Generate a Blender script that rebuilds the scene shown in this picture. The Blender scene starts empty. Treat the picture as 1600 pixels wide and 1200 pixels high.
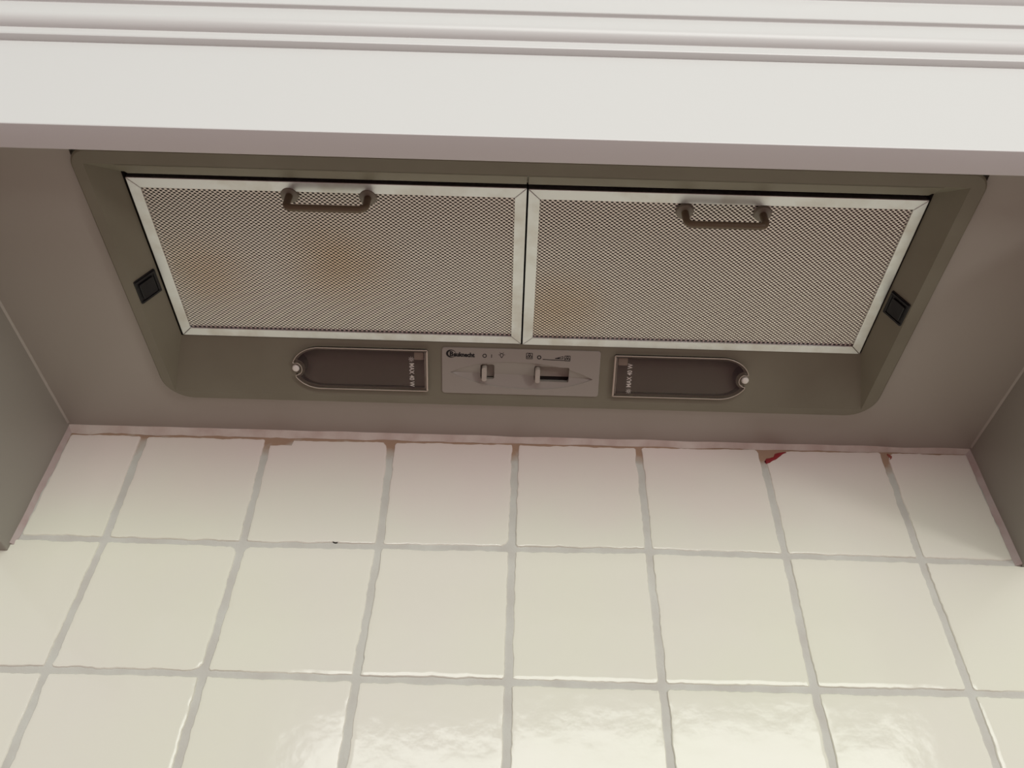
import bpy, bmesh, math, random
from mathutils import Vector, Matrix, noise

S = bpy.context.scene
COL = S.collection
random.seed(7)


def lin(r, g, b):
    def f(c):
        c /= 255.0
        return c / 12.92 if c <= 0.04045 else ((c + 0.055) / 1.055) ** 2.4
    return (f(r), f(g), f(b), 1.0)


# ------------------------------------------------------------------ camera
# metres; x to the right, y into the wall (tile face at y = 0), z up, underside of the cabinet at z = 0
cam_d = bpy.data.cameras.new('camera')
cam = bpy.data.objects.new('camera', cam_d)
COL.objects.link(cam)
cam_d.sensor_fit = 'HORIZONTAL'
cam_d.sensor_width = 36.0
cam_d.lens = 1293.16 / 1600 * 36.0
cam_d.clip_start = 0.01
right = Vector((0.99961905, -0.02015538, 0.01885515))
fwd = Vector((0.00176183, 0.72836458, 0.68518751))
up = Vector((-0.02754364, -0.68489327, 0.72812262))
m = Matrix((right, up, -fwd)).transposed().to_4x4()
m.translation = Vector((-0.00645, -0.6822, -0.56216))
cam.matrix_world = m
S.camera = cam

# ------------------------------------------------------------------ view, world, lights
S.view_settings.view_transform = 'Standard'
S.view_settings.look = 'None'
S.view_settings.gamma = 1.0
S.view_settings.use_curve_mapping = False
S.view_settings.exposure = 0.17

W = bpy.data.worlds.new('room_light')
S.world = W
W.use_nodes = True
nt = W.node_tree
nt.nodes.clear()
out = nt.nodes.new('ShaderNodeOutputWorld')
bg = nt.nodes.new('ShaderNodeBackground')
ramp = nt.nodes.new('ShaderNodeValToRGB')
sep = nt.nodes.new('ShaderNodeSeparateXYZ')
mr = nt.nodes.new('ShaderNodeMapRange')
tc = nt.nodes.new('ShaderNodeTexCoord')
mr.inputs['From Min'].default_value = -1
mr.inputs['From Max'].default_value = 1
nt.links.new(tc.outputs['Generated'], sep.inputs[0])
nt.links.new(sep.outputs['Z'], mr.inputs['Value'])
nt.links.new(mr.outputs['Result'], ramp.inputs['Fac'])
nt.links.new(ramp.outputs['Color'], bg.inputs['Color'])
mr2 = nt.nodes.new('ShaderNodeMapRange')           # the room is lighter towards the windows, darker by the wall
mr2.interpolation_type = 'SMOOTHSTEP'
mr2.inputs['From Min'].default_value = -0.9
mr2.inputs['From Max'].default_value = 0.5
mr2.inputs['To Min'].default_value = 1.15
mr2.inputs['To Max'].default_value = 0.90
nt.links.new(sep.outputs['Y'], mr2.inputs['Value'])
nt.links.new(mr2.outputs['Result'], bg.inputs['Strength'])
nt.links.new(bg.outputs[0], out.inputs[0])
cr = ramp.color_ramp
cr.elements[0].position = 0.0
cr.elements[0].color = (0.172, 0.098, 0.103, 1)      # worktop and floor below
cr.elements[1].position = 1.0
cr.elements[1].color = (0.40, 0.40, 0.39, 1)        # ceiling
e_ = cr.elements.new(0.40)
e_.color = (0.172, 0.102, 0.104, 1)
e_ = cr.elements.new(0.52)
e_.color = (0.27, 0.265, 0.25, 1)                    # room walls
bg.inputs['Strength'].default_value = 1.0


def area(name, loc, target, sx, sy, power, color):
    d = bpy.data.lights.new(name, 'AREA')
    d.shape = 'RECTANGLE'
    d.size = sx
    d.size_y = sy
    d.energy = power
    d.color = color
    o = bpy.data.objects.new(name, d)
    COL.objects.link(o)
    o.location = loc
    o.rotation_euler = (Vector(target) - Vector(loc)).to_track_quat('-Z', 'Y').to_euler()
    return o


area('kitchen_window_light', (0.45, -3.35, 0.08), (0.0, 0.0, 0.08), 2.9, 1.75, 68, (0.96, 1.0, 0.965))
area('side_window_light', (2.4, -2.6, -1.08), (0.3, 0.0, -0.1), 0.40, 0.40, 13, (1.0, 0.98, 0.96))


# ------------------------------------------------------------------ materials
def mat(name, rgb, rough=0.5, metal=0.0, bump=None, mottle=None, coat=0.0, spec=0.5):
    M = bpy.data.materials.new(name)
    M.use_nodes = True
    t = M.node_tree
    b = t.nodes['Principled BSDF']
    b.inputs['Base Color'].default_value = rgb
    b.inputs['Roughness'].default_value = rough
    b.inputs['Metallic'].default_value = metal
    b.inputs['Specular IOR Level'].default_value = spec
    b.inputs['Coat Weight'].default_value = coat
    b.inputs['Coat Roughness'].default_value = 0.08
    co = t.nodes.new('ShaderNodeTexCoord')
    if mottle:                                     # (second colour, scale, low, high)
        n = t.nodes.new('ShaderNodeTexNoise')
        n.inputs['Scale'].default_value = mottle[1]
        n.inputs['Detail'].default_value = 4
        t.links.new(co.outputs['Object'], n.inputs['Vector'])
        r = t.nodes.new('ShaderNodeMapRange')
        r.inputs['From Min'].default_value = mottle[2]
        r.inputs['From Max'].default_value = mottle[3]
        t.links.new(n.outputs['Fac'], r.inputs['Value'])
        x = t.nodes.new('ShaderNodeMix')
        x.data_type = 'RGBA'
        x.inputs[6].default_value = rgb
        x.inputs[7].default_value = mottle[0]
        t.links.new(r.outputs['Result'], x.inputs[0])
        t.links.new(x.outputs[2], b.inputs['Base Color'])
    if bump:                                       # list of (scale, strength, distance)
        prev = None
        for sc, st, di in bump:
            n = t.nodes.new('ShaderNodeTexNoise')
            n.inputs['Scale'].default_value = sc
            n.inputs['Detail'].default_value = 3
            t.links.new(co.outputs['Object'], n.inputs['Vector'])
            bp = t.nodes.new('ShaderNodeBump')
            bp.inputs['Strength'].default_value = st
            bp.inputs['Distance'].default_value = di
            t.links.new(n.outputs['Fac'], bp.inputs['Height'])
            if prev:
                t.links.new(prev.outputs['Normal'], bp.inputs['Normal'])
            prev = bp
        t.links.new(prev.outputs['Normal'], b.inputs['Normal'])
    return M


M_paint = mat('white_satin_paint', (0.715, 0.71, 0.69, 1), 0.32, bump=[(60, 0.06, 0.001)])
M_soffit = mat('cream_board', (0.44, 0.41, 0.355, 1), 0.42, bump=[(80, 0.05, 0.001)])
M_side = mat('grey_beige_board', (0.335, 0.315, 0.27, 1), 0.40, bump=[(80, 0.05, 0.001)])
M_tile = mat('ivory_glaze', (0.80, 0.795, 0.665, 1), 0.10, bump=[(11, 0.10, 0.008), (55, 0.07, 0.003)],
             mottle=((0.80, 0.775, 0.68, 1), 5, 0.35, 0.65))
M_grout = mat('grey_grout', lin(204, 203, 194), 0.9, bump=[(350, 0.35, 0.001)],
              mottle=(lin(194, 190, 181), 30, 0.35, 0.7))
# brown cooking stain soaked into the grout right below the cabinet, with a ragged edge
t = M_grout.node_tree
b = t.nodes['Principled BSDF']
src_ = b.inputs['Base Color'].links[0].from_socket
co = t.nodes.new('ShaderNodeTexCoord')
sx_ = t.nodes.new('ShaderNodeSeparateXYZ')
t.links.new(co.outputs['Object'], sx_.inputs[0])
ns = t.nodes.new('ShaderNodeTexNoise')
ns.inputs['Scale'].default_value = 38
ns.inputs['Detail'].default_value = 5
t.links.new(co.outputs['Object'], ns.inputs['Vector'])
mm = t.nodes.new('ShaderNodeMath')
mm.operation = 'MULTIPLY_ADD'
mm.inputs[1].default_value = 0.060
t.links.new(ns.outputs['Fac'], mm.inputs[0])
t.links.new(sx_.outputs['Z'], mm.inputs[2])
rs = t.nodes.new('ShaderNodeMapRange')
rs.inputs['From Min'].default_value = -0.004
rs.inputs['From Max'].default_value = 0.017
t.links.new(mm.outputs[0], rs.inputs['Value'])
xm = t.nodes.new('ShaderNodeMix')
xm.data_type = 'RGBA'
xm.inputs[7].default_value = lin(168, 138, 116)
t.links.new(rs.outputs['Result'], xm.inputs[0])
t.links.new(src_, xm.inputs[6])
t.links.new(xm.outputs[2], b.inputs['Base Color'])
M_sidecaulk = mat('grey_sealant', lin(188, 174, 168), 0.6, bump=[(200, 0.25, 0.001)], mottle=(lin(176, 152, 146), 35, 0.40, 0.65))
# glaze mixed towards pink up the first row, with a noisy edge
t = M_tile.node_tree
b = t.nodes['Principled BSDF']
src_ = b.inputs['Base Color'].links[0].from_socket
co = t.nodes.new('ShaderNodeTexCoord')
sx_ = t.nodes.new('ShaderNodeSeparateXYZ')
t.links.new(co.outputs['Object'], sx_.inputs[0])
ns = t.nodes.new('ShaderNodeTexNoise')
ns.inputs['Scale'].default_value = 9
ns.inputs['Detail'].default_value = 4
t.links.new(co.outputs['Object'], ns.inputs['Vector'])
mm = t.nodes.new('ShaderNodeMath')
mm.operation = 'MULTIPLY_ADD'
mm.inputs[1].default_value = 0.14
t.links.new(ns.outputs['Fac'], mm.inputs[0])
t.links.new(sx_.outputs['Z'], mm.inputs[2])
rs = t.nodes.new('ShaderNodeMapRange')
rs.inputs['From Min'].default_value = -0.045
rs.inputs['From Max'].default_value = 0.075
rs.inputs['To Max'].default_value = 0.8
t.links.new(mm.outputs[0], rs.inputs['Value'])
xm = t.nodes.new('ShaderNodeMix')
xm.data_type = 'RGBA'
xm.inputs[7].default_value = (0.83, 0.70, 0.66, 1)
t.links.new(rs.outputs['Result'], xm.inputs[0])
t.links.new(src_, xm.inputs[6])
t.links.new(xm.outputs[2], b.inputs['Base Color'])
M_caulk = mat('sealant', lin(214, 201, 190), 0.6, bump=[(200, 0.25, 0.001)],
              mottle=(lin(198, 178, 167), 35, 0.40, 0.65))
M_red = mat('red_paint', lin(150, 40, 46), 0.5, bump=[(300, 0.3, 0.001)])
M_rust = mat('red_brown_stain', lin(158, 84, 70), 0.7)
M_mark = mat('dark_mark', lin(50, 44, 40), 0.9)
M_hood = mat('grey_plastic', lin(134, 130, 112), 0.48, bump=[(900, 0.10, 0.0005)],
             mottle=(lin(127, 122, 104), 14, 0.35, 0.7))
M_cavity = mat('cavity', lin(45, 40, 35), 0.8)
M_panel = mat('light_grey_plastic', lin(166, 160, 150), 0.34, bump=[(900, 0.08, 0.0005)])
M_lever = mat('switch_plastic', lin(190, 182, 170), 0.38)
M_carriage = mat('carriage_plastic', lin(160, 152, 140), 0.5)
M_alu = mat('brushed_aluminium', lin(232, 234, 232), 0.36, metal=0.92, bump=[(300, 0.08, 0.0005)],
            mottle=(lin(212, 208, 200), 40, 0.45, 0.75))
M_handle = mat('taupe_plastic', lin(112, 98, 76), 0.45)
M_washer = mat('grey_washer', lin(140, 134, 120), 0.4)
M_black = mat('black_plastic', lin(16, 16, 18), 0.45)
M_ink = mat('black_print', lin(18, 17, 17), 0.6)
M_well = mat('lamp_well_metal', lin(132, 133, 116), 0.36, metal=0.55)
M_edge_highlight = mat('painted_edge_highlight', lin(205, 192, 176), 0.22)  # pale colour standing in for highlights on the clear cover edges
M_socket = mat('lamp_socket', lin(200, 186, 165), 0.5)
M_pin = mat('white_pin', lin(245, 242, 232), 0.4)
M_emboss = mat('moulded_lettering', lin(225, 220, 210), 0.5)

# greasy expanded-metal mesh: aluminium with brown cooking-grease patches
M_mesh = mat('expanded_aluminium', lin(196, 186, 170), 0.36, metal=0.95)
t = M_mesh.node_tree
b = t.nodes['Principled BSDF']
co = t.nodes.new('ShaderNodeTexCoord')
geo = t.nodes.new('ShaderNodeNewGeometry')
n1 = t.nodes.new('ShaderNodeTexNoise')
n1.inputs['Scale'].default_value = 14
n1.inputs['Detail'].default_value = 3
t.links.new(geo.outputs['Position'], n1.inputs['Vector'])
total = None
for gx_, gy_, gr in ((-0.160, -0.215, 0.075), (-0.285, -0.205, 0.065), (0.035, -0.165, 0.065)):
    vd = t.nodes.new('ShaderNodeVectorMath')
    vd.operation = 'DISTANCE'
    vd.inputs[1].default_value = (gx_, gy_, 0.0205)
    t.links.new(geo.outputs['Position'], vd.inputs[0])
    q_ = t.nodes.new('ShaderNodeMapRange')
    q_.interpolation_type = 'SMOOTHSTEP'
    q_.inputs['From Min'].default_value = 0.0
    q_.inputs['From Max'].default_value = gr
    q_.inputs['To Min'].default_value = 1.0
    q_.inputs['To Max'].default_value = 0.0
    t.links.new(vd.outputs['Value'], q_.inputs['Value'])
    if total is None:
        total = q_.outputs['Result']
    else:
        ad = t.nodes.new('ShaderNodeMath')
        ad.operation = 'MAXIMUM'
        t.links.new(total, ad.inputs[0])
        t.links.new(q_.outputs['Result'], ad.inputs[1])
        total = ad.outputs[0]
mu = t.nodes.new('ShaderNodeMath')
mu.operation = 'MULTIPLY'
t.links.new(total, mu.inputs[0])
t.links.new(n1.outputs['Fac'], mu.inputs[1])
x1 = t.nodes.new('ShaderNodeMix')
x1.data_type = 'RGBA'
x1.inputs[6].default_value = lin(244, 238, 228)
x1.inputs[7].default_value = lin(230, 204, 170)
t.links.new(mu.outputs[0], x1.inputs[0])
t.links.new(x1.outputs[2], b.inputs['Base Color'])
M_pad = mat('filter_pad', lin(40, 33, 26), 0.8, mottle=(lin(52, 38, 24), 10, 0.45, 0.7))

M_glass = bpy.data.materials.new('clear_lens')
M_glass.use_nodes = True
b = M_glass.node_tree.nodes['Principled BSDF']
b.inputs['Base Color'].default_value = (0.93, 0.92, 0.90, 1)
b.inputs['Roughness'].default_value = 0.04
b.inputs['IOR'].default_value = 1.46
b.inputs['Transmission Weight'].default_value = 1.0


# ------------------------------------------------------------------ helpers
def obj(name, bm, mats, parent=None, smooth=False):
    bmesh.ops.recalc_face_normals(bm, faces=bm.faces)
    me = bpy.data.meshes.new(name)
    bm.to_mesh(me)
    bm.free()
    for M in (mats if isinstance(mats, (list, tuple)) else [mats]):
        me.materials.append(M)
    if smooth:
        for p in me.polygons:
            p.use_smooth = True
        if smooth != True:
            me.set_sharp_from_angle(angle=math.radians(smooth))
    o = bpy.data.objects.new(name, me)
    COL.objects.link(o)
    if parent:
        o.parent = parent
    return o


def bevel(o, w, seg=2, ang=30):
    md = o.modifiers.new('bevel', 'BEVEL')
    md.width = w
    md.segments = seg
    md.limit_method = 'ANGLE'
    md.angle_limit = math.radians(ang)
    return o


def thing(name, label, cat):
    o = bpy.data.objects.new(name, None)
    COL.objects.link(o)
    o.empty_display_size = 0.05
    o['label'] = label
    o['category'] = cat
    return o


def structure(o):
    o['kind'] = 'structure'
    return o


def add_box(bm, x0, x1, y0, y1, z0, z1, T=None):
    v = [bm.verts.new((x, y, z)) for z in (z0, z1) for y in (y0, y1) for x in (x0, x1)]
    if T:
        for q in v:
            q.co = T(q.co)
    fs = []
    for a in ((0, 2, 3, 1), (4, 5, 7, 6), (0, 1, 5, 4), (2, 6, 7, 3), (0, 4, 6, 2), (1, 3, 7, 5)):
        fs.append(bm.faces.new([v[i] for i in a]))
    return fs


def prism(bm, pts, h0, h1, T=None):
    """closed outline (a, b) extruded from h0 to h1"""
    lo = [bm.verts.new((p[0], p[1], h0)) for p in pts]
    hi = [bm.verts.new((p[0], p[1], h1)) for p in pts]
    n = len(pts)
    fs = [bm.faces.new(lo[::-1]), bm.faces.new(hi)]
    for i in range(n):
        fs.append(bm.faces.new((lo[i], lo[(i + 1) % n], hi[(i + 1) % n], hi[i])))
    if T:
        for q in lo + hi:
            q.co = T(q.co)
    return fs


def rrect(x0, x1, y0, y1, r, n=6):
    pts = []
    rs = r if isinstance(r, (list, tuple)) else [r] * 4
    for k, (cx, cy, a0) in enumerate(((x1, y1, 0), (x0, y1, 90), (x0, y0, 180), (x1, y0, 270))):
        q = rs[k]
        ox = cx - q if k in (0, 3) else cx + q
        oy = cy - q if k in (0, 1) else cy + q
        for i in range(n + 1):
            a = math.radians(a0 + 90.0 * i / n)
            pts.append((ox + q * math.cos(a), oy + q * math.sin(a)))
    return pts


def loft(bm, rings, close=True):
    """rings of equal length joined by quads"""
    vs = [[bm.verts.new(p) for p in r] for r in rings]
    n = len(rings[0])
    for a, c in zip(vs[:-1], vs[1:]):
        for i in range(n if close else n - 1):
            j = (i + 1) % n
            bm.faces.new((a[i], a[j], c[j], c[i]))
    return vs


def tube(bm, pts, r, n=12, caps=True):
    rings = []
    P = [Vector(p) for p in pts]
    up0 = None
    for i, p in enumerate(P):
        d = (P[min(i + 1, len(P) - 1)] - P[max(i - 1, 0)]).normalized()
        if up0 is None:
            up0 = d.orthogonal().normalized()
        s = (up0 - d * up0.dot(d)).normalized()
        up0 = s
        t = d.cross(s)
        rings.append([p + (s * math.cos(2 * math.pi * k / n) + t * math.sin(2 * math.pi * k / n)) * r for k in range(n)])
    vs = loft(bm, rings)
    if caps:
        bm.faces.new(vs[0][::-1])
        bm.faces.new(vs[-1])


def boolean_cut(o, cutters):
    """subtract cutter meshes (bmesh) from o, keep the result as o's own mesh"""
    tmp = []
    for bm in cutters:
        c = obj('cutter', bm, [])
        md = o.modifiers.new('cut', 'BOOLEAN')
        md.operation = 'DIFFERENCE'
        md.solver = 'EXACT'
        md.object = c
        tmp.append(c)
    bpy.context.view_layer.update()
    dg = bpy.context.evaluated_depsgraph_get()
    me = bpy.data.meshes.new_from_object(o.evaluated_get(dg), preserve_all_data_layers=True, depsgraph=dg)
    o.modifiers.clear()
    o.data = me
    for c in tmp:
        bpy.data.objects.remove(c, do_unlink=True)


def text_mesh(name, body, size, M, parent, place, bold=0.0, xscale=1.0, align='LEFT', h=0.0003):
    """built-in font laid out at (0,0), turned into a mesh, moved by place(u, v, h)"""
    cu = bpy.data.curves.new('lettering', 'FONT')
    cu.body = body
    cu.size = size
    cu.align_x = align
    cu.offset = bold
    cu.extrude = h / 2
    cu.resolution_u = 3
    to = bpy.data.objects.new('lettering', cu)
    COL.objects.link(to)
    bpy.context.view_layer.update()
    dg = bpy.context.evaluated_depsgraph_get()
    me = bpy.data.meshes.new_from_object(to.evaluated_get(dg), depsgraph=dg)
    bpy.data.objects.remove(to, do_unlink=True)
    for v in me.vertices:
        v.co = place(v.co.x * xscale, v.co.y, v.co.z + h / 2)
    me.materials.clear()
    me.materials.append(M)
    o = bpy.data.objects.new(name, me)
    COL.objects.link(o)
    if parent:
        o.parent = parent
    return o


def nz(x, y=0.0, z=0.0):
    return noise.noise(Vector((x, y, z)))


# ------------------------------------------------------------------ tiled wall
XL, XR = -0.4739, 0.4842           # inner faces of the cabinet's side panels
P = 0.13
nodeA = [(-0.3916, -0.0076), (-0.2608, -0.0072), (-0.1302, -0.0066), (0.0003, -0.0058), (0.1311, -0.0046), (0.2610, -0.0036), (0.3914, -0.0024)]
nodeB = [(-0.3887, -0.1373), (-0.2576, -0.1381), (-0.1275, -0.1368), (-0.0007, -0.1356), (0.1301, -0.1344), (0.2608, -0.1352), (0.3902, -0.1361)]
nodeC = [(-0.3920, -0.2662), (-0.2591, -0.2658), (-0.1302, -0.2667), (-0.0015, -0.2665), (0.1295, -0.2662), (0.2585, -0.2660), (0.3911, -0.2651)]


def node(row, i):                  # grout crossing, row 0 = A
    src = (nodeA, nodeB, nodeC)
    if row <= 2:
        L = src[row]
        k = i + 3
        if 0 <= k < 7:
            return Vector(L[k])
        if k < 0:
            return Vector((L[0][0] + k * P, L[0][1]))
        return Vector((L[6][0] + (k - 6) * P, L[6][1]))
    q = node(2, i)
    random.seed(row * 100 + i)
    return Vector((q.x + random.uniform(-0.0012, 0.0012), q.y - P * (row - 2) + random.uniform(-0.001, 0.001)))


# corner losses filled with grout: (row, column) -> {corner: (dx, dz)}
LOSS = {(0, -2): {'tl': (0.0235, 0.0075)}, (0, 1): {'tr': (0.003, 0.004)},
        (0, 2): {'tl': (0.0215, 0.0160)}, (0, 3): {'tl': (0.0065, 0.0105)},
        (1, -3): {'br': (0.008, 0.006), 'tr': (0.006, 0.007)}, (1, -2): {'tl': (0.005, 0.006)}, (0, -1): {'tl': (0.002, 0.004), 'br': (0.007, 0.007)}}
LOSS[(0, -2)]['tr'] = (0.0055, 0.012)


def tile_outline(row, col):
    """col c spans grout lines c and c + 1; returns outline (x, z) counter-clockwise"""
    tl, tr = node(row, col), node(row, col + 1)
    bl, br = node(row + 1, col), node(row + 1, col + 1)
    g = 0.0033
    gh = 0.0028
    tl = tl + Vector((g, -gh)); tr = tr + Vector((-g, -gh))
    bl = bl + Vector((g, gh)); br = br + Vector((-g, gh))
    if row == 0:
        if col == -4:
            tl = Vector((XL + 0.0050, tl.y)); bl = Vector((XL + 0.0050, bl.y))
        if col == 3:
            tr = Vector((XR - 0.0045, tr.y)); br = Vector((XR - 0.0060, br.y))
    loss = LOSS.get((row, col), {})
    rnd = random.Random(row * 57 + col * 13 + 900)

    def corner(c, key, dx, dz, order):
        lx, lz = loss.get(key, (rnd.uniform(0.0006, 0.0022),) * 2)
        a = c + Vector((0, dz * lz))
        b2 = c + Vector((dx * lx, 0))
        mid = c + Vector((dx * lx * 0.36, dz * lz * 0.36))
        if (lx > 0.02):
            mid = c + Vector((dx * lx * 0.94, dz * lz * 0.90))
            if key == 'tl' and row == 0 and col == 2:
                mid = c + Vector((dx * lx * 0.50, dz * lz * 0.42))
        return [a, mid, b2] if order else [b2, mid, a]
    poly = []
    poly += corner(bl, 'bl', 1, 1, True)
    poly += corner(br, 'br', -1, 1, False)
    poly += corner(tr, 'tr', -1, -1, True)
    poly += corner(tl, 'tl', 1, -1, False)
    out_ = []
    n = len(poly)
    cen = (tl + tr + bl + br) / 4
    for i in range(n):
        a, c = poly[i], poly[(i + 1) % n]
        L = (c - a).length
        k = max(1, int(L / 0.0035))
        for j in range(k):
            p = a.lerp(c, j / k)
            w = nz(p.x * 55 + row * 9.1, p.y * 55 + col * 3.7) * 0.0011 + nz(p.x * 190, p.y * 190, row + col) * 0.0008
            d = (p - cen)
            if abs(d.x) > abs(d.y):
                p = p + Vector((w * (1 if d.x > 0 else -1), 0))
            else:
                p = p + Vector((0, w * (1 if d.y > 0 else -1)))
            out_.append(p)
    return out_, cen


bm = bmesh.new()
for row in range(0, 5):
    for col in range(-8, 8):
        if row == 0 and (col < -4 or col > 3):
            continue
        pts, cen = tile_outline(row, col)
        rnd = random.Random(row * 31 + col * 7)
        tx, tz = rnd.uniform(-0.006, 0.006), rnd.uniform(-0.006, 0.006)
        off = rnd.uniform(-0.0003, 0.0003)
        rings = []
        for ins, dep in ((0.0, 0.0026), (0.0001, 0.0010), (0.0007, 0.00025), (0.0020, 0.0), (0.0042, 0.0)):
            ring = []
            for p in pts:
                d = cen - p
                d.normalize()
                q = p + d * ins * 1.2
                ring.append(Vector((q.x, dep + off + tx * (q.x - cen.x) + tz * (q.y - cen.y), q.y)))
            rings.append(ring)
        vs = loft(bm, rings)
        bm.faces.new(vs[-1])
for f in bm.faces:
    f.material_index = 0
# grout bed behind the tiles, with a real thickness
gx = [-1.05 + 0.0105 * i for i in range(201)]
gz = [0.0 - 0.0105 * i for i in range(63)]
grid = [[bm.verts.new((x, 0.0014 + nz(x * 40, z * 40) * 0.0005, z)) for x in gx] for z in gz]
for j in range(len(gz) - 1):
    for i in range(len(gx) - 1):
        f = bm.faces.new((grid[j][i], grid[j][i + 1], grid[j + 1][i + 1], grid[j + 1][i]))
        f.material_index = 1
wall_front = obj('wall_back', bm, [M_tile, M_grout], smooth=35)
structure(wall_front)
wall_front['label'] = 'wall of glossy ivory square tiles with uneven grey grout under the cabinet'
bm = bmesh.new()
add_box(bm, -1.05, 1.05, 0.0030, 0.10, -0.66, 0.42)
obj('wall_core', bm, M_grout, wall_front)


def bead(name, pts, wa, wb, na, nb, M, parent, seed, amp=0.35, end=1.0):
    """wavy strip of sealant in the corner along pts; wa, wb widths along directions na, nb"""
    bm = bmesh.new()
    P_ = [Vector(p) for p in pts]
    rings = []
    N = 150
    for i in range(N + 1):
        t_ = i / N * (len(P_) - 1)
        k = min(int(t_), len(P_) - 2)
        p = P_[k].lerp(P_[k + 1], t_ - k)
        s = (p - P_[0]).length
        a = wa * (1 + (end - 1) * i / N) * (1 + amp * nz(s * 28, seed) + 0.5 * amp * nz(s * 110, seed + 5))
        c = wb * (1 + amp * nz(s * 22, seed + 9))
        rings.append([p, p + na * a, p + na * a * 0.55 + nb * c * 0.42, p + nb * c])
    vs = loft(bm, rings)
    bm.faces.new(vs[0][::-1])
    bm.faces.new(vs[-1])
    return obj(name, bm, M, parent, smooth=50)


X, Y, Z = Vector((1, 0, 0)), Vector((0, 1, 0)), Vector((0, 0, 1))
bead('sealant_bead', [(XL, 0.0012, 0.0), (0.0, 0.0012, 0.0), (XR, 0.0012, 0.0)], 0.0078, 0.0046, -Z, -Y, M_caulk, wall_front, 1.0, 0.35, 0.52)
bead('sealant_bead', [(XL, 0.0012, 0.0), (XL, 0.0012, -0.146)], 0.0044, 0.004, X, -Y, M_sidecaulk, wall_front, 2.0)
bead('sealant_bead', [(XR, 0.0012, 0.0), (XR, 0.0012, -0.139)], 0.0050, 0.004, -X, -Y, M_sidecaulk, wall_front, 3.0)

# red paint left in the lost tile corner, and a few small marks
bm = bmesh.new()
core = [(0.2628, -0.0222), (0.2662, -0.0202), (0.2700, -0.0183), (0.2738, -0.0166), (0.2762, -0.0135), (0.2795, -0.0115), (0.2835, -0.0097), (0.2870, -0.0090)]
wid = [0.0013, 0.0030, 0.0021, 0.0020, 0.0029, 0.0024, 0.0010, 0.0003]
rings = []
for (x, z), w in zip(core, wid):
    rings.append([(x - 0.4 * w, 0.0013, z + 1.1 * w), (x, -0.0008, z + 0.4 * w), (x + 0.3 * w, -0.0008, z - 0.7 * w), (x + 0.4 * w, 0.0013, z - 1.2 * w)])
loft(bm, rings, close=True)
sm = obj('paint_smear', bm, M_red, wall_front, smooth=60)
sm['label'] = 'dark red paint smear'
bm = bmesh.new()
rings = []
for x, z, w in ((0.3952, -0.0072, 0.0003), (0.3966, -0.0084, 0.0014), (0.3979, -0.0103, 0.0019), (0.3976, -0.0124, 0.0012), (0.3962, -0.0146, 0.0003)):
    rings.append([(x - w, 0.0013, z + 0.3 * w), (x - 0.3 * w, -0.0003, z), (x + 0.5 * w, -0.0003, z), (x + w, 0.0013, z - 0.3 * w)])
loft(bm, rings)
s2 = obj('paint_smear', bm, M_rust, wall_front, smooth=60)
s2['label'] = 'small brownish red stain'
bm = bmesh.new()
rings = []
for i in range(9):
    x = -0.1755 + 0.0098 * i / 8
    w = 0.0008 * math.sin(math.pi * (i + 0.4) / 8.8)
    z = -0.1334 + 0.0006 * math.sin(i * 0.9)
    rings.append([(x, 0.0016, z + w), (x, 0.0002, z), (x, 0.0016, z - w)])
loft(bm, rings)
mk = obj('dark_mark', bm, M_mark, wall_front)
mk['label'] = 'short dark mark in the grout'

# ------------------------------------------------------------------ cabinet around the hood
cab = thing('hood_cabinet', 'white painted wooden cabinet with moulded front board, boxed around the grey hood', 'cabinet')
FB = -0.3530                      # back of the front board
# underside board with the cut-out for the hood
bm = bmesh.new()
outer = [(XL, FB), (XR, FB), (XR, 0.0012), (XL, 0.0012)]
hole = [(-0.3520, -0.3470), (0.3590, -0.3470), (0.3590, -0.3080), (0.3475, -0.3000), (0.3475, -0.0700), (-0.3405, -0.0700), (-0.3405, -0.3000), (-0.3520, -0.3080)]


def ring_plate(bm, outer, hole, z0, z1):
    for z in (z0, z1):
        vo = [bm.verts.new((p[0], p[1], z)) for p in outer]
        vh = [bm.verts.new((p[0], p[1], z)) for p in hole]
        es = [bm.edges.new((v[i], v[(i + 1) % len(v)])) for v in (vo, vh) for i in range(len(v))]
        bmesh.ops.triangle_fill(bm, edges=es, use_beauty=True)
        if z == z0:
            lo = (vo, vh)
        else:
            for a, c in zip(lo, (vo, vh)):
                for i in range(len(a)):
                    j = (i + 1) % len(a)
                    bm.faces.new((a[i], a[j], c[j], c[i]))


ring_plate(bm, outer, hole, 0.0, 0.016)
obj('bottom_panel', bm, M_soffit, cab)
for x0, x1, zb in ((XL - 0.018, XL, -0.1530), (XR, XR + 0.018, -0.1405)):
    bm = bmesh.new()
    add_box(bm, x0, x1, FB, 0.0005, zb, 0.36)
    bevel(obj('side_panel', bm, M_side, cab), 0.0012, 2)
for x, na in ((XL, X), (XR, -X)):
    bead('joint_bead', [(x, FB, 0.0), (x, -0.006, 0.0)], 0.0016, 0.0016, na, -Z, M_soffit, cab, 4.0 + x, 0.15)
bm = bmesh.new()
add_box(bm, XL - 0.018, XR + 0.018, FB, 0.0005, 0.36, 0.376)
obj('top_light_lid', bm, M_side, cab)  # unseen lid, added to stop light leaking into the cabinet

# front board and the cornice above it: profiles (y, z) run along x
BX0, BX1 = -0.60, 0.61


def run_profile(name, pts, M):
    bm = bmesh.new()
    vs = loft(bm, [[(x, p[0], p[1]) for p in pts] for x in (BX0, BX1)])
    bm.faces.new(vs[0])
    bm.faces.new(vs[1][::-1])
    return obj(name, bm, M, cab, smooth=32)


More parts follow.
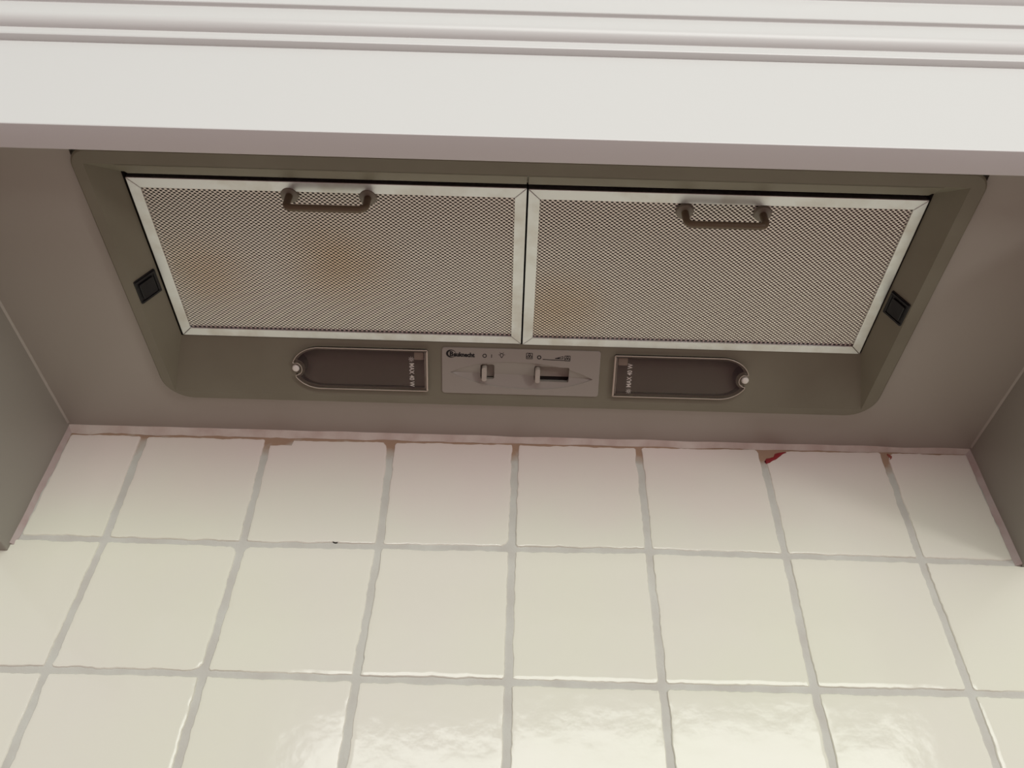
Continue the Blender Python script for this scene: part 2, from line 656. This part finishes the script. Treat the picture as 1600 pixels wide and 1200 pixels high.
board = [(FB, -0.0295), (FB - 0.0005, -0.0300), (-0.3722, -0.0300), (-0.3728, -0.0298), (-0.3732, -0.0293), (-0.3733, -0.0286), (-0.3733, 0.36), (FB, 0.36)]
run_profile('front_board', board, M_paint)
corn = [(-0.3730, 0.0992)]
corn += [(-0.3733, 0.0990), (-0.3775, 0.0988), (-0.3790, 0.0993), (-0.3797, 0.1003), (-0.3799, 0.1020), (-0.3799, 0.1085), (-0.3800, 0.1092)]
for k in range(13):                # ovolo
    a = math.radians(90 * k / 12)
    corn.append((-0.3802 - 0.0090 * math.sin(a), 0.1094 + 0.0090 * (1 - math.cos(a))))
corn += [(-0.3893, 0.1240), (-0.3893, 0.1368), (-0.3898, 0.1372), (-0.3924, 0.1372), (-0.3930, 0.1377), (-0.3932, 0.1390), (-0.3932, 0.1745)]
for k in range(13):
    a = math.radians(90 * k / 12)
    corn.append((-0.3936 - 0.012 * math.sin(a), 0.1749 + 0.014 * (1 - math.cos(a))))
corn += [(-0.4058, 0.215), (-0.4120, 0.2155), (-0.4160, 0.225), (-0.4260, 0.248), (-0.4480, 0.270), (-0.4620, 0.276), (-0.4620, 0.376), (-0.3730, 0.376)]
run_profile('cornice_moulding', corn, M_paint)

# ------------------------------------------------------------------ extractor hood
hood = thing('extractor_hood', 'grey built-in extractor hood with two metal grease filters, set into the white cabinet underside', 'extractor hood')
F, D = -0.0045, 0.020              # flange underside, filter level
Y1, Y2 = -0.0660, -0.1205          # rear slope: from the flange up to the filters
IX0, IX1, IY0 = -0.3287, 0.3347, -0.3035
CX0, CX1, CY0 = -0.3425, 0.3465, -0.3255
E = Vector((0, Y2 - Y1, D - F))
SL = E.length
E.normalize()
N = X.cross(E)                     # outward (down and to the front)
O = Vector((0, Y1, F))


def sl(x, e, h=0.0):
    return O + X * x + E * e + N * h


slv = lambda c: sl(c[0], c[1], c[2])

# outline of a lamp: flat inner end at x = 0, rounded outer end, bite for the pin
LAMPS = [dict(x0=-0.0882, s=-1, pin=0.0286), dict(x0=0.0946, s=1, pin=0.0292)]
LE0, LE1 = 0.0082, 0.0520
PIN_L = 0.1308


def lamp_outline(inset=0.0, bite=True):
    c = (LE0 + LE1) / 2
    hh = (LE1 - LE0) / 2 - inset
    L0, L1 = 0.0 + inset, 0.1058
    ax = 0.0282 - inset
    pts = [(L0 + 0.0015, c - hh), (L0 + 0.0004, c - hh + 0.0004), (L0, c - hh + 0.0015), (L0, c + hh - 0.0015), (L0 + 0.0004, c + hh - 0.0004), (L0 + 0.0015, c + hh)]
    arc = []
    for k in range(41):
        a = math.radians(90 - 180 * k / 40)
        arc.append((L1 + ax * math.cos(a), c + hh * math.sin(a)))
    if bite:
        R_ = 0.0062 + inset
        pc = (PIN_L, c - 0.0015)
        keep = [p for p in arc if math.hypot(p[0] - pc[0], p[1] - pc[1]) > R_ + 0.0008]
        upper = [p for p in keep if p[1] > pc[1]]
        lower = [p for p in keep if p[1] <= pc[1]]
        a0 = math.atan2(upper[-1][1] - pc[1], upper[-1][0] - pc[0])
        a1 = math.atan2(lower[0][1] - pc[1], lower[0][0] - pc[0])
        if a1 < a0:
            a1 += 2 * math.pi
        bit = []
        for k in range(11):
            a = a0 + (a1 - a0) * k / 10
            bit.append((pc[0] + R_ * math.cos(a), pc[1] + R_ * math.sin(a)))
        arc = upper + bit + lower
    return pts + arc


def clean(pts, tol=1e-5):
    out_ = []
    for p in pts:
        if not out_ or math.hypot(p[0] - out_[-1][0], p[1] - out_[-1][1]) > tol:
            out_.append(p)
    if math.hypot(out_[0][0] - out_[-1][0], out_[0][1] - out_[-1][1]) < tol:
        out_.pop()
    return out_


PX0, PX1, PE0, PE1 = -0.0748, 0.0812, 0.0062, 0.0548   # control panel
bm = bmesh.new()
n_ = 8
rad = [0.028, 0.028, 0.016, 0.016]
HX0, HX1, HY0, HY1 = -0.3530, 0.3600, -0.3385, -0.0550


def zring(ins, z):
    return [(p[0], p[1], z) for p in rrect(HX0 + ins, HX1 - ins, HY0 + ins, HY1 - ins, [max(r - ins, 0.002) for r in rad], n_)]


vs = loft(bm, [zring(0.0, -0.0013), zring(0.0, -0.0022), zring(0.0005, -0.0036), zring(0.0018, F)])
last = vs[-1]
cr_ = [bm.verts.new(p) for p in ((CX1, Y1, F), (CX0, Y1, F), (CX0, CY0, F), (CX1, CY0, F))]
inn = [bm.verts.new(p) for p in ((IX1, Y2, D), (IX0, Y2, D), (IX0, IY0, D), (IX1, IY0, D))]
per = n_ + 1
for k in range(4):
    seg = last[k * per:(k + 1) * per]
    for a, c in zip(seg[:-1], seg[1:]):
        bm.faces.new((a, c, cr_[k]))
    nxt = last[((k + 1) % 4) * per]
    bm.faces.new((seg[-1], nxt, cr_[(k + 1) % 4], cr_[k]))
for k in (1, 2, 3):
    j = (k + 1) % 4
    bm.faces.new((cr_[k], cr_[j], inn[j], inn[k]))
# rear slope with the openings for the lamps and the control panel
border = [cr_[0], cr_[1], inn[1], inn[0]]
es = []
for i in range(4):
    a, c = border[i], border[(i + 1) % 4]
    e = bm.edges.get((a, c))
    es.append(e if e else bm.edges.new((a, c)))
holes = []
for L in LAMPS:
    holes.append(([(L['x0'] + L['s'] * p[0], p[1]) for p in clean(lamp_outline(0.0030, bite=True))], 0.020, True))
holes.append((rrect(PX0 + 0.002, PX1 - 0.002, PE0 + 0.002, PE1 - 0.002, 0.003, 4), 0.010, False))
rims = []
for pts, dep, _ in holes:
    hv = [bm.verts.new(sl(p[0], p[1])) for p in pts]
    es += [bm.edges.new((hv[i], hv[(i + 1) % len(hv)])) for i in range(len(hv))]
    rims.append(hv)
bmesh.ops.triangle_fill(bm, edges=es, use_beauty=True, normal=N)
for f in bm.faces:
    f.material_index = 0
for (pts, dep, lamp), hv in zip(holes, rims):
    lo = [bm.verts.new(sl(p[0], p[1], -(0.003 + dep * (p[1] - LE0) / (LE1 - LE0)) if lamp else -dep)) for p in pts]
    for i in range(len(hv)):
        j = (i + 1) % len(hv)
        f = bm.faces.new((hv[i], hv[j], lo[j], lo[i]))
        f.material_index = 2 if lamp else 1
    f = bm.faces.new(lo)
    f.material_index = 2 if lamp else 1
# filter cavity
top_ = [bm.verts.new((v.co.x, v.co.y, D + 0.045)) for v in inn]
for k in range(4):
    j = (k + 1) % 4
    bm.faces.new((inn[k], inn[j], top_[j], top_[k])).material_index = 1
bm.faces.new(top_).material_index = 1
housing = obj('housing', bm, [M_hood, M_cavity, M_well], hood, smooth=24)

# front lips below the filters' front edge
for x0, x1 in ((-0.3195, 0.0022), (0.0034, 0.3265)):
    bm = bmesh.new()
    prof = [(-0.3250, -0.0042), (-0.3238, -0.0036), (-0.3072, 0.0118), (-0.3062, 0.0136), (-0.3062, 0.0215), (-0.3085, 0.0215)]
    vs = loft(bm, [[(x, p[0], p[1]) for p in prof] for x in (x0, x1)])
    bm.faces.new(vs[0])
    bm.faces.new(vs[1][::-1])
    bevel(obj('front_lip', bm, M_hood, hood), 0.0006, 2, 25)

# ---- grease filters
FW, FD = 0.3291, 0.1772            # outer size of a filter
FR = 0.0098
CW, CH = 0.0043, 0.00172


def filter_frame_bm():
    bm = bmesh.new()
    hw, hd = FW / 2, FD / 2
    g = 0.00012
    z0 = D - 0.0012                # underside, a touch proud of the tray
    for k in range(4):             # mitred channel, one length per side
        if k == 0:
            o4 = [(-hw, -hd), (hw, -hd), (hw - FR, -hd + FR), (-hw + FR, -hd + FR)]
        elif k == 1:
            o4 = [(hw, -hd), (hw, hd), (hw - FR, hd - FR), (hw - FR, -hd + FR)]
        elif k == 2:
            o4 = [(hw, hd), (-hw, hd), (-hw + FR, hd - FR), (hw - FR, hd - FR)]
        else:
            o4 = [(-hw, hd), (-hw, -hd), (-hw + FR, -hd + FR), (-hw + FR, hd - FR)]
        c = (sum(p[0] for p in o4) / 4, sum(p[1] for p in o4) / 4)
        d01 = Vector(o4[1]) - Vector(o4[0])
        d01.normalize()
        pts = []
        for i, p in enumerate(o4):   # hairline gap at the mitres
            s_ = g if i in (0, 3) else -g
            pts.append((p[0] + d01.x * s_, p[1] + d01.y * s_))
        prism(bm, pts, z0 + 0.011, z0)
    return bm


def filter_mesh_bm():
    bm = bmesh.new()
    hw, hd = FW / 2 - FR + 0.0012, FD / 2 - FR + 0.0012
    nx = int(2 * hw / CW)
    ny = int(2 * hd / CH)
    ox, oy = -nx * CW / 2, -ny * CH / 2
    zb = D + 0.0012
    cache = {}
    tilt = 0.00014

    def V(x, y, z):
        k = (round(x * 1e6), round(y * 1e6), round(z * 1e6))
        if k not in cache:
            cache[k] = bm.verts.new((x, y, z))
        return cache[k]
    for j in range(ny + 1):
        for i in range(nx + 1):
            cx = ox + i * CW + (CW / 2 if j % 2 else 0)
            cy = oy + j * CH
            if cx > hw or cy > hd:
                continue
            # diamond cell: left, front, right, back corner; z of shared corners mid-height
            Lc, Rc = V(cx - CW / 2, cy, zb), V(cx + CW / 2, cy, zb)
            Fc, Bc = V(cx, cy - CH, zb), V(cx, cy + CH, zb)
            a, b_ = CW * 0.34, CH * 0.44
            hl, hr = V(cx - a, cy, zb), V(cx + a, cy, zb)
            hf1, hf2 = V(cx - a * 0.5, cy - b_, zb - tilt), V(cx + a * 0.5, cy - b_, zb - tilt)
            hb1, hb2 = V(cx - a * 0.5, cy + b_, zb + tilt), V(cx + a * 0.5, cy + b_, zb + tilt)
            for q in ((Lc, Fc, hf1, hl), (Fc, hf2, hf1), (Fc, Rc, hr, hf2), (Rc, Bc, hb2, hr), (Bc, hb1, hb2), (Bc, Lc, hl, hb1)):
                bm.faces.new(q)
    return bm


def filter_handle_bm(w):
    bm = bmesh.new()
    r, dz, R_ = 0.0031, 0.0185, 0.0058
    pts = [(-w / 2, 0, D + 0.002)]
    for k in range(7):
        a = math.radians(90 * k / 6)
        pts.append((-w / 2 + R_ * (1 - math.cos(a)), 0, D - dz + R_ * (1 - math.sin(a))))
    pts += [(-x, y, z) for x, y, z in pts[::-1]]
    tube(bm, pts, r, 12)
    return bm


def washer_bm():
    bm = bmesh.new()
    prof = [(0.0, D + 0.001), (0.0074, D + 0.001), (0.0076, D - 0.0006), (0.0070, D - 0.0020), (0.0040, D - 0.0026), (0.0, D - 0.0026)]
    rings = []
    for r, z in prof:
        rings.append([(max(r, 1e-5) * math.cos(2 * math.pi * k / 24), max(r, 1e-5) * math.sin(2 * math.pi * k / 24), z) for k in range(24)])
    loft(bm, rings)
    bmesh.ops.remove_doubles(bm, verts=bm.verts, dist=2e-5)
    return bm


frame_o = bevel(obj('grease_filter', filter_frame_bm(), M_alu, hood), 0.0005, 2, 60)
frame_o['label'] = 'left grease filter, brown grease patch in its middle'
mesh_o = obj('filter_mesh', filter_mesh_bm(), M_mesh, frame_o)
bm = bmesh.new()
add_box(bm, -FW / 2 + 0.006, FW / 2 - 0.006, -FD / 2 + 0.006, FD / 2 - 0.006, D + 0.0042, D + 0.0085)
pad_o = obj('filter_pad', bm, M_pad, frame_o)
hand_o = obj('filter_handle', filter_handle_bm(0.0652), M_handle, frame_o, smooth=60)
wash_o = obj('handle_washer', washer_bm(), M_washer, hand_o, smooth=40)
w2 = wash_o.copy()
COL.objects.link(w2)
w2.parent = frame_o
wash_o.parent = frame_o
FY = -0.2102
frame_o.location = (0.0026 - FW / 2, FY, 0)
HL = -0.1616 - frame_o.location.x
hand_o.location = (HL, -0.2855 - FY, 0)
wash_o.location = (HL - 0.0326, -0.2855 - FY, 0)
w2.location = (HL + 0.0326, -0.2855 - FY, 0)
f2 = frame_o.copy()
COL.objects.link(f2)
f2.parent = hood
f2.location = (0.0040 + FW / 2, FY + 0.0008, 0)
f2['label'] = 'right grease filter, greyer with a brown patch at its inner end'
HR = 0.1677 - f2.location.x
for src, loc in ((mesh_o, None), (pad_o, None), (hand_o, (HR, -0.2808 - FY, 0)), (wash_o, (HR - 0.0326, -0.2808 - FY, 0)), (w2, (HR + 0.0326, -0.2808 - FY, 0))):
    c = src.copy()
    COL.objects.link(c)
    c.parent = f2
    if loc:
        c.location = loc

# ---- latches on the side facets
for side, cx, ix, yc in ((-1, CX0, IX0, -0.1925), (1, CX1, IX1, -0.1910)):
    G = Vector((ix - cx, 0, D - F))
    GL = G.length
    G.normalize()
    NN = Vector((-side * G.z, 0, side * G.x)) if False else Vector((0, 1, 0)).cross(G)
    if NN.z > 0:
        NN = -NN
    o0 = Vector((cx, yc, F))

    def T(c, o0=o0, G=G, NN=NN):
        return o0 + G * c[0] + Y * c[1] + NN * c[2]
    bm = bmesh.new()
    g0, g1 = 0.0015, GL - 0.0030
    prism(bm, rrect(g0, g1, -0.0127, 0.0127, 0.0012, 3), -0.002, 0.0012, T)
    la = bevel(obj('filter_latch', bm, M_black, hood), 0.0004, 2)
    bm = bmesh.new()
    for q in ((g0 + 0.0008, g1 - 0.0008, -0.0119, -0.0098), (g0 + 0.0008, g1 - 0.0008, 0.0098, 0.0119), (g1 - 0.0035, g1 - 0.0008, -0.0098, 0.0098)):
        add_box(bm, q[0], q[1], q[2], q[3], 0.0010, 0.0022, T)
    bevel(obj('latch_frame', bm, M_black, la), 0.0003, 2)
    bm = bmesh.new()
    prism(bm, rrect(g0 + 0.0030, g1 - 0.0050, -0.0082, 0.0082, 0.001, 3), 0.0010, 0.0030, T)
    bevel(obj('latch_tab', bm, M_black, la), 0.0005, 2)

# ---- lamps
for L in LAMPS:
    s_, x0 = L['s'], L['x0']

    def T(c, s_=s_, x0=x0):
        return sl(x0 + s_ * c[0], c[1], c[2])
    bm = bmesh.new()
    o1 = clean(lamp_outline(0.0))
    o2 = lamp_outline(0.0006)
    rings = []
    base = lamp_outline(0.0)
    for ins, h in ((0.0, 0.0002), (0.0, 0.0030), (0.0004, 0.0038), (0.0012, 0.0042)):
        rings.append((ins, h))
    cx_ = (0.066, (LE0 + LE1) / 2)
    vrings = []
    for ins, h in rings:
        ring = []
        for i, p in enumerate(o1):
            a, c = Vector(o1[i - 1]), Vector(o1[(i + 1) % len(o1)])
            tg = (c - a).normalized()
            nn = Vector((-tg.y, tg.x))
            if nn.dot(Vector(cx_) - Vector(p)) < 0 and p[0] < 0.11:
                nn = -nn
            if p[0] >= 0.11 and nn.dot(Vector((0.10, cx_[1])) - Vector(p)) < 0:
                nn = -nn
            q = Vector(p) + nn * ins
            ring.append(T((q.x, q.y, h)))
        vrings.append(ring)
    vs = loft(bm, vrings)
    bm.faces.new(vs[0][::-1])
    bm.faces.new(vs[-1])
    cover = obj('lamp_cover', bm, M_glass, hood, smooth=25)
    cover['label'] = ('left' if s_ < 0 else 'right') + ' clear lamp cover, rounded at its outer end'
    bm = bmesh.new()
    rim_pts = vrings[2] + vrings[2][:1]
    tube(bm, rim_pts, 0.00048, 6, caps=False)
    rim = obj('cover_rim_highlight', bm, M_edge_highlight, cover, smooth=60)  # light tube along the moulded edge, painting in its bright line
    bm = bmesh.new()
    tube(bm, [T((0.0010, LE0 + 0.0016, 0.0040)), T((0.0010, LE1 - 0.0016, 0.0040))], 0.0008, 8)
    tube(bm, [T((0.0030, LE0 + 0.0030, 0.0010)), T((0.0030, LE1 - 0.0030, 0.0010))], 0.0005, 8)
    obj('cover_end_highlight', bm, M_edge_highlight, cover, smooth=60)  # pale bars added as the bright lines at the flat end
    pe = (LE0 + LE1) / 2 - 0.0015
    bm = bmesh.new()
    rr = []
    for r, h in ((0.0036, -0.004), (0.0036, 0.0018), (0.0031, 0.0026), (0.0018, 0.0031), (0.00001, 0.0033)):
        rr.append([T((PIN_L + r * math.cos(2 * math.pi * k / 20), pe + r * math.sin(2 * math.pi * k / 20), h)) for k in range(20)])
    loft(bm, rr)
    pin = obj('cover_pin', bm, M_pin, cover, smooth=40)
    pin['label'] = 'white retaining pin'
    bm = bmesh.new()
    prism(bm, rrect(0.0045, 0.0140, 0.0395, 0.0475, 0.001, 3), -0.0185, -0.0030, T)
    bevel(obj('lamp_socket', bm, M_socket, cover), 0.0005, 2)

    # moulded lettering runs across the flat end, tops of the letters towards the control panel
    tx = 0.0128 if s_ < 0 else 0.0128

    def place(u, v, h, s_=s_, x0=x0, tx=tx):
        if s_ < 0:
            return sl(x0 - 0.0180 + v, 0.0385 - u, 0.0043 + h)
        return sl(x0 + 0.0180 - v, 0.0190 + u, 0.0043 + h)
    text_mesh('lettering', 'MAX 40 W', 0.0066, M_emboss, cover, place, bold=0.00004, xscale=0.80)
    bm = bmesh.new()
    c_ = (-0.0040, 0.0019)
    for k in range(8):
        a = math.radians(45 * k + 10)
        p0 = Vector((c_[0] + 0.0015 * math.cos(a), c_[1] + 0.0015 * math.sin(a)))
        p1 = Vector((c_[0] + 0.0027 * math.cos(a), c_[1] + 0.0027 * math.sin(a)))
        nn = Vector((-math.sin(a), math.cos(a))) * 0.0002
        pl = lambda q, h: place(q.x, q.y, h)
        lo = [bm.verts.new(pl(q, 0.0)) for q in (p0 - nn, p1 - nn, p1 + nn, p0 + nn)]
        hi = [bm.verts.new(pl(q, 0.0003)) for q in (p0 - nn, p1 - nn, p1 + nn, p0 + nn)]
        bm.faces.new(lo[::-1]); bm.faces.new(hi)
        for i in range(4):
            bm.faces.new((lo[i], lo[(i + 1) % 4], hi[(i + 1) % 4], hi[i]))
    n16 = 20
    rr = []
    for r, h in ((0.0012, 0.0), (0.0012, 0.0003), (0.0008, 0.0003), (0.0008, 0.0)):
        rr.append([place(c_[0] + r * math.cos(2 * math.pi * k / n16), c_[1] + r * math.sin(2 * math.pi * k / n16), h) for k in range(n16)])
    rr.append(rr[0])
    loft(bm, rr)
    obj('lamp_symbol', bm, M_emboss, cover)

# ---- control panel
bm = bmesh.new()
o_ = rrect(PX0, PX1, PE0, PE1, 0.0030, 5)
HS = 0.0014
o2 = rrect(PX0 + 0.0006, PX1 - 0.0006, PE0 + 0.0006, PE1 - 0.0006, 0.0025, 5)
vs = loft(bm, [[(p[0], p[1], -0.0075) for p in o_], [(p[0], p[1], HS - 0.0006) for p in o_], [(p[0], p[1], HS) for p in o2]])
bm.faces.new(vs[0][::-1])
bm.faces.new(vs[-1])
panel = obj('control_panel', bm, M_panel, hood)
# pointed-oval dish with a fold along its middle
dish = bmesh.new()
ac, ec, ha, hb = 0.0042, 0.0268, 0.0705, 0.0142
K = 36
top, mid, bot = [], [], []
for k in range(K + 1):
    u = -1 + 2 * k / K
    w = hb * (1 - abs(u) ** 2.3) ** 0.92
    w = max(w, 0.00004)
    x = ac + ha * u
    sk = -0.0020 * u                 # drawn slightly askew
    top.append((x, ec + sk + w))
    bot.append((x, ec + sk - w))
    mid.append((x, ec + sk - 0.10 * w, HS - 0.0014 - 0.0050 * (1 - u * u) ** 0.8))
up_t = [dish.verts.new((p[0], p[1], HS + 0.004)) for p in top]
up_b = [dish.verts.new((p[0], p[1], HS + 0.004)) for p in bot]
su_t = [dish.verts.new((p[0], p[1], HS)) for p in top]
su_b = [dish.verts.new((p[0], p[1], HS)) for p in bot]
md_ = [dish.verts.new(p) for p in mid]
lo_t = [dish.verts.new((p[0], p[1] - min(0.0007, 0.4 * (p[1] - q[1])), HS - 0.0013)) for p, q in zip(top, mid)]
lo_b = [dish.verts.new((p[0], p[1] + min(0.0007, 0.4 * (q[1] - p[1])), HS - 0.0013)) for p, q in zip(bot, mid)]
for k in range(K):
    dish.faces.new((up_t[k], up_t[k + 1], up_b[k + 1], up_b[k]))
    dish.faces.new((up_t[k], up_t[k + 1], su_t[k + 1], su_t[k]))
    dish.faces.new((up_b[k], up_b[k + 1], su_b[k + 1], su_b[k]))
    dish.faces.new((su_t[k], su_t[k + 1], lo_t[k + 1], lo_t[k]))
    dish.faces.new((lo_t[k], lo_t[k + 1], md_[k + 1], md_[k]))
    dish.faces.new((md_[k], md_[k + 1], lo_b[k + 1], lo_b[k]))
    dish.faces.new((lo_b[k], lo_b[k + 1], su_b[k + 1], su_b[k]))
for k in (0, K):
    dish.faces.new((up_t[k], su_t[k], lo_t[k], md_[k], lo_b[k], su_b[k], up_b[k]))
bmesh.ops.recalc_face_normals(dish, faces=dish.faces)
slots = []
for q in ((-0.0366, -0.0229, 0.0212, 0.0374, 0.0022), (0.0168, 0.0512, 0.0200, 0.0368, 0.0018)):
    sb = bmesh.new()
    prism(sb, rrect(q[0], q[1], q[2], q[3], q[4], 4), -0.02, 0.02)
    slots.append(sb)
boolean_cut(panel, [dish] + slots)
for v in panel.data.vertices:
    v.co = slv(v.co)
for p in panel.data.polygons:
    p.use_smooth = True
panel.data.set_sharp_from_angle(angle=math.radians(14))

for nm, xa, xb, ca, cb, e0, e1 in (('lamp_switch', -0.0352, -0.0303, -0.0366, -0.0229, 0.0216, 0.0362), ('fan_switch', 0.0174, 0.0223, 0.0168, 0.0512, 0.0212, 0.0358)):
    bm = bmesh.new()
    prism(bm, rrect(xa, xb, e0, e1, 0.0020, 5), -0.0075, 0.0062, slv)
    sw = bevel(obj(nm, bm, M_lever, panel, smooth=40), 0.0008, 3)
    bm = bmesh.new()
    add_box(bm, ca - 0.001, cb + 0.001, e0 + (0.0005 if nm == 'lamp_switch' else 0.0025), 0.0400, -0.0095, -0.0078, slv)
    obj('switch_carriage', bm, M_carriage, panel)

# printed markings
HP = HS + 0.00002
flat = lambda u0, v0, sk=-0.022: (lambda u, v, h: sl(u0 + u, v0 + v + sk * u, HP + h * 0.4))


def ring2(bm, c, r0, r1, place, n=28, ex=1.0, a0=0.0, a1=360.0):
    full = abs(a1 - a0) >= 360
    cnt = n if full else n + 1
    rr = []
    for r, h in ((r1, 0.0), (r1, 0.0002), (r0, 0.0002), (r0, 0.0)):
        rr.append([place(c[0] + ex * r * math.cos(math.radians(a0 + (a1 - a0) * k / n)), c[1] + r * math.sin(math.radians(a0 + (a1 - a0) * k / n)), h) for k in range(cnt)])
    rr.append(rr[0])
    loft(bm, rr, close=full)


def bar2(bm, p0, p1, w, place):
    p0, p1 = Vector(p0), Vector(p1)
    d = (p1 - p0).normalized()
    nn = Vector((-d.y, d.x)) * w / 2
    q = [p0 - nn, p1 - nn, p1 + nn, p0 + nn]
    lo = [bm.verts.new(place(v.x, v.y, 0.0)) for v in q]
    hi = [bm.verts.new(place(v.x, v.y, 0.0002)) for v in q]
    bm.faces.new(hi)
    for i in range(4):
        bm.faces.new((lo[i], lo[(i + 1) % 4], hi[(i + 1) % 4], hi[i]))


# maker's lettering: a heavy crescent ring around the first letter
pl = flat(-0.0656, 0.0484)
bm = bmesh.new()
n = 40
outer_r, inner = [], []
for k in range(n):
    a = 2 * math.pi * k / n
    outer_r.append((0.0049 * math.cos(a), 0.0042 * math.sin(a)))
    inner.append((0.0009 + 0.0036 * math.cos(a), 0.0033 * math.sin(a)))
rr = []
for R_, h in ((outer_r, 0.0), (outer_r, 0.0002), (inner, 0.0002), (inner, 0.0)):
    rr.append([pl(p[0], p[1], h) for p in R_])
rr.append(rr[0])
loft(bm, rr)
obj('logo_ring', bm, M_ink, panel)
text_mesh('lettering', 'B', 0.0068, M_ink, panel, flat(-0.0671, 0.0460), bold=0.00032, xscale=1.0, h=0.0002)
text_mesh('lettering', 'auknecht', 0.0060, M_ink, panel, flat(-0.0628, 0.0459), bold=0.00034, xscale=0.92, h=0.0002)
# 0, I and lamp symbol of the lamp switch
bm = bmesh.new()
ring2(bm, (-0.0326, 0.0471), 0.0013, 0.0021, flat(0, 0, 0))
obj('off_symbol', bm, M_ink, panel)
bm = bmesh.new()
bar2(bm, (-0.0258, 0.0453), (-0.0258, 0.0487), 0.0007, flat(0, 0, 0))
obj('on_symbol', bm, M_ink, panel)
bm = bmesh.new()
pl = flat(-0.0159, 0.0484, 0)
ring2(bm, (0, 0), 0.0012, 0.0019, pl, 24, 1.0, -40, 220)
bar2(bm, (0.0013, -0.0010), (0.0008, -0.0021), 0.0005, pl)
bar2(bm, (-0.0013, -0.0010), (-0.0008, -0.0021), 0.0005, pl)
bar2(bm, (-0.0010, -0.0022), (0.0010, -0.0022), 0.0006, pl)
bar2(bm, (0, -0.0024), (0, -0.0033), 0.0006, pl)
for a in (5, 175, 55, 125):
    ca, sa = math.cos(math.radians(a)), math.sin(math.radians(a))
    bar2(bm, (0.0024 * ca, 0.0024 * sa), (0.0033 * ca, 0.0033 * sa), 0.0005, pl)
obj('lamp_symbol', bm, M_ink, panel)


def fan_symbol(x, e, s):
    bm = bmesh.new()
    pl = flat(x, e, 0)
    for a in range(4):
        ca, sa = math.cos(a * math.pi / 2), math.sin(a * math.pi / 2)
        p0 = (s * (ca - sa), s * (sa + ca))
        p1 = (s * (ca + sa), s * (sa - ca))
        bar2(bm, p0, p1, 0.0006, pl)
    for a in (90, 210, 330):
        c = (0.48 * s * math.cos(math.radians(a)), 0.48 * s * math.sin(math.radians(a)))
        ring2(bm, c, 0.26 * s, 0.46 * s, pl, 14)
    ring2(bm, (0, 0), 0.0001, 0.16 * s, pl, 10)
    obj('fan_symbol', bm, M_ink, panel)


fan_symbol(0.0113, 0.0481, 0.0029)
fan_symbol(0.0487, 0.0466, 0.0026)
bm = bmesh.new()
ring2(bm, (0.0209, 0.0470), 0.0012, 0.0021, flat(0, 0, 0))
obj('off_symbol', bm, M_ink, panel)
bm = bmesh.new()
pl = flat(0, 0, 0)
bar2(bm, (0.0244, 0.0450), (0.0456, 0.0444), 0.0007, pl)
bar2(bm, (0.0365, 0.0462), (0.0444, 0.0485), 0.0006, pl)
bar2(bm, (0.0444, 0.0485), (0.0443, 0.0461), 0.0006, pl)
bar2(bm, (0.0443, 0.0461), (0.0365, 0.0462), 0.0006, pl)
bar2(bm, (0.0368, 0.0464), (0.0410, 0.0469), 0.0007, pl)
obj('speed_symbol', bm, M_ink, panel)
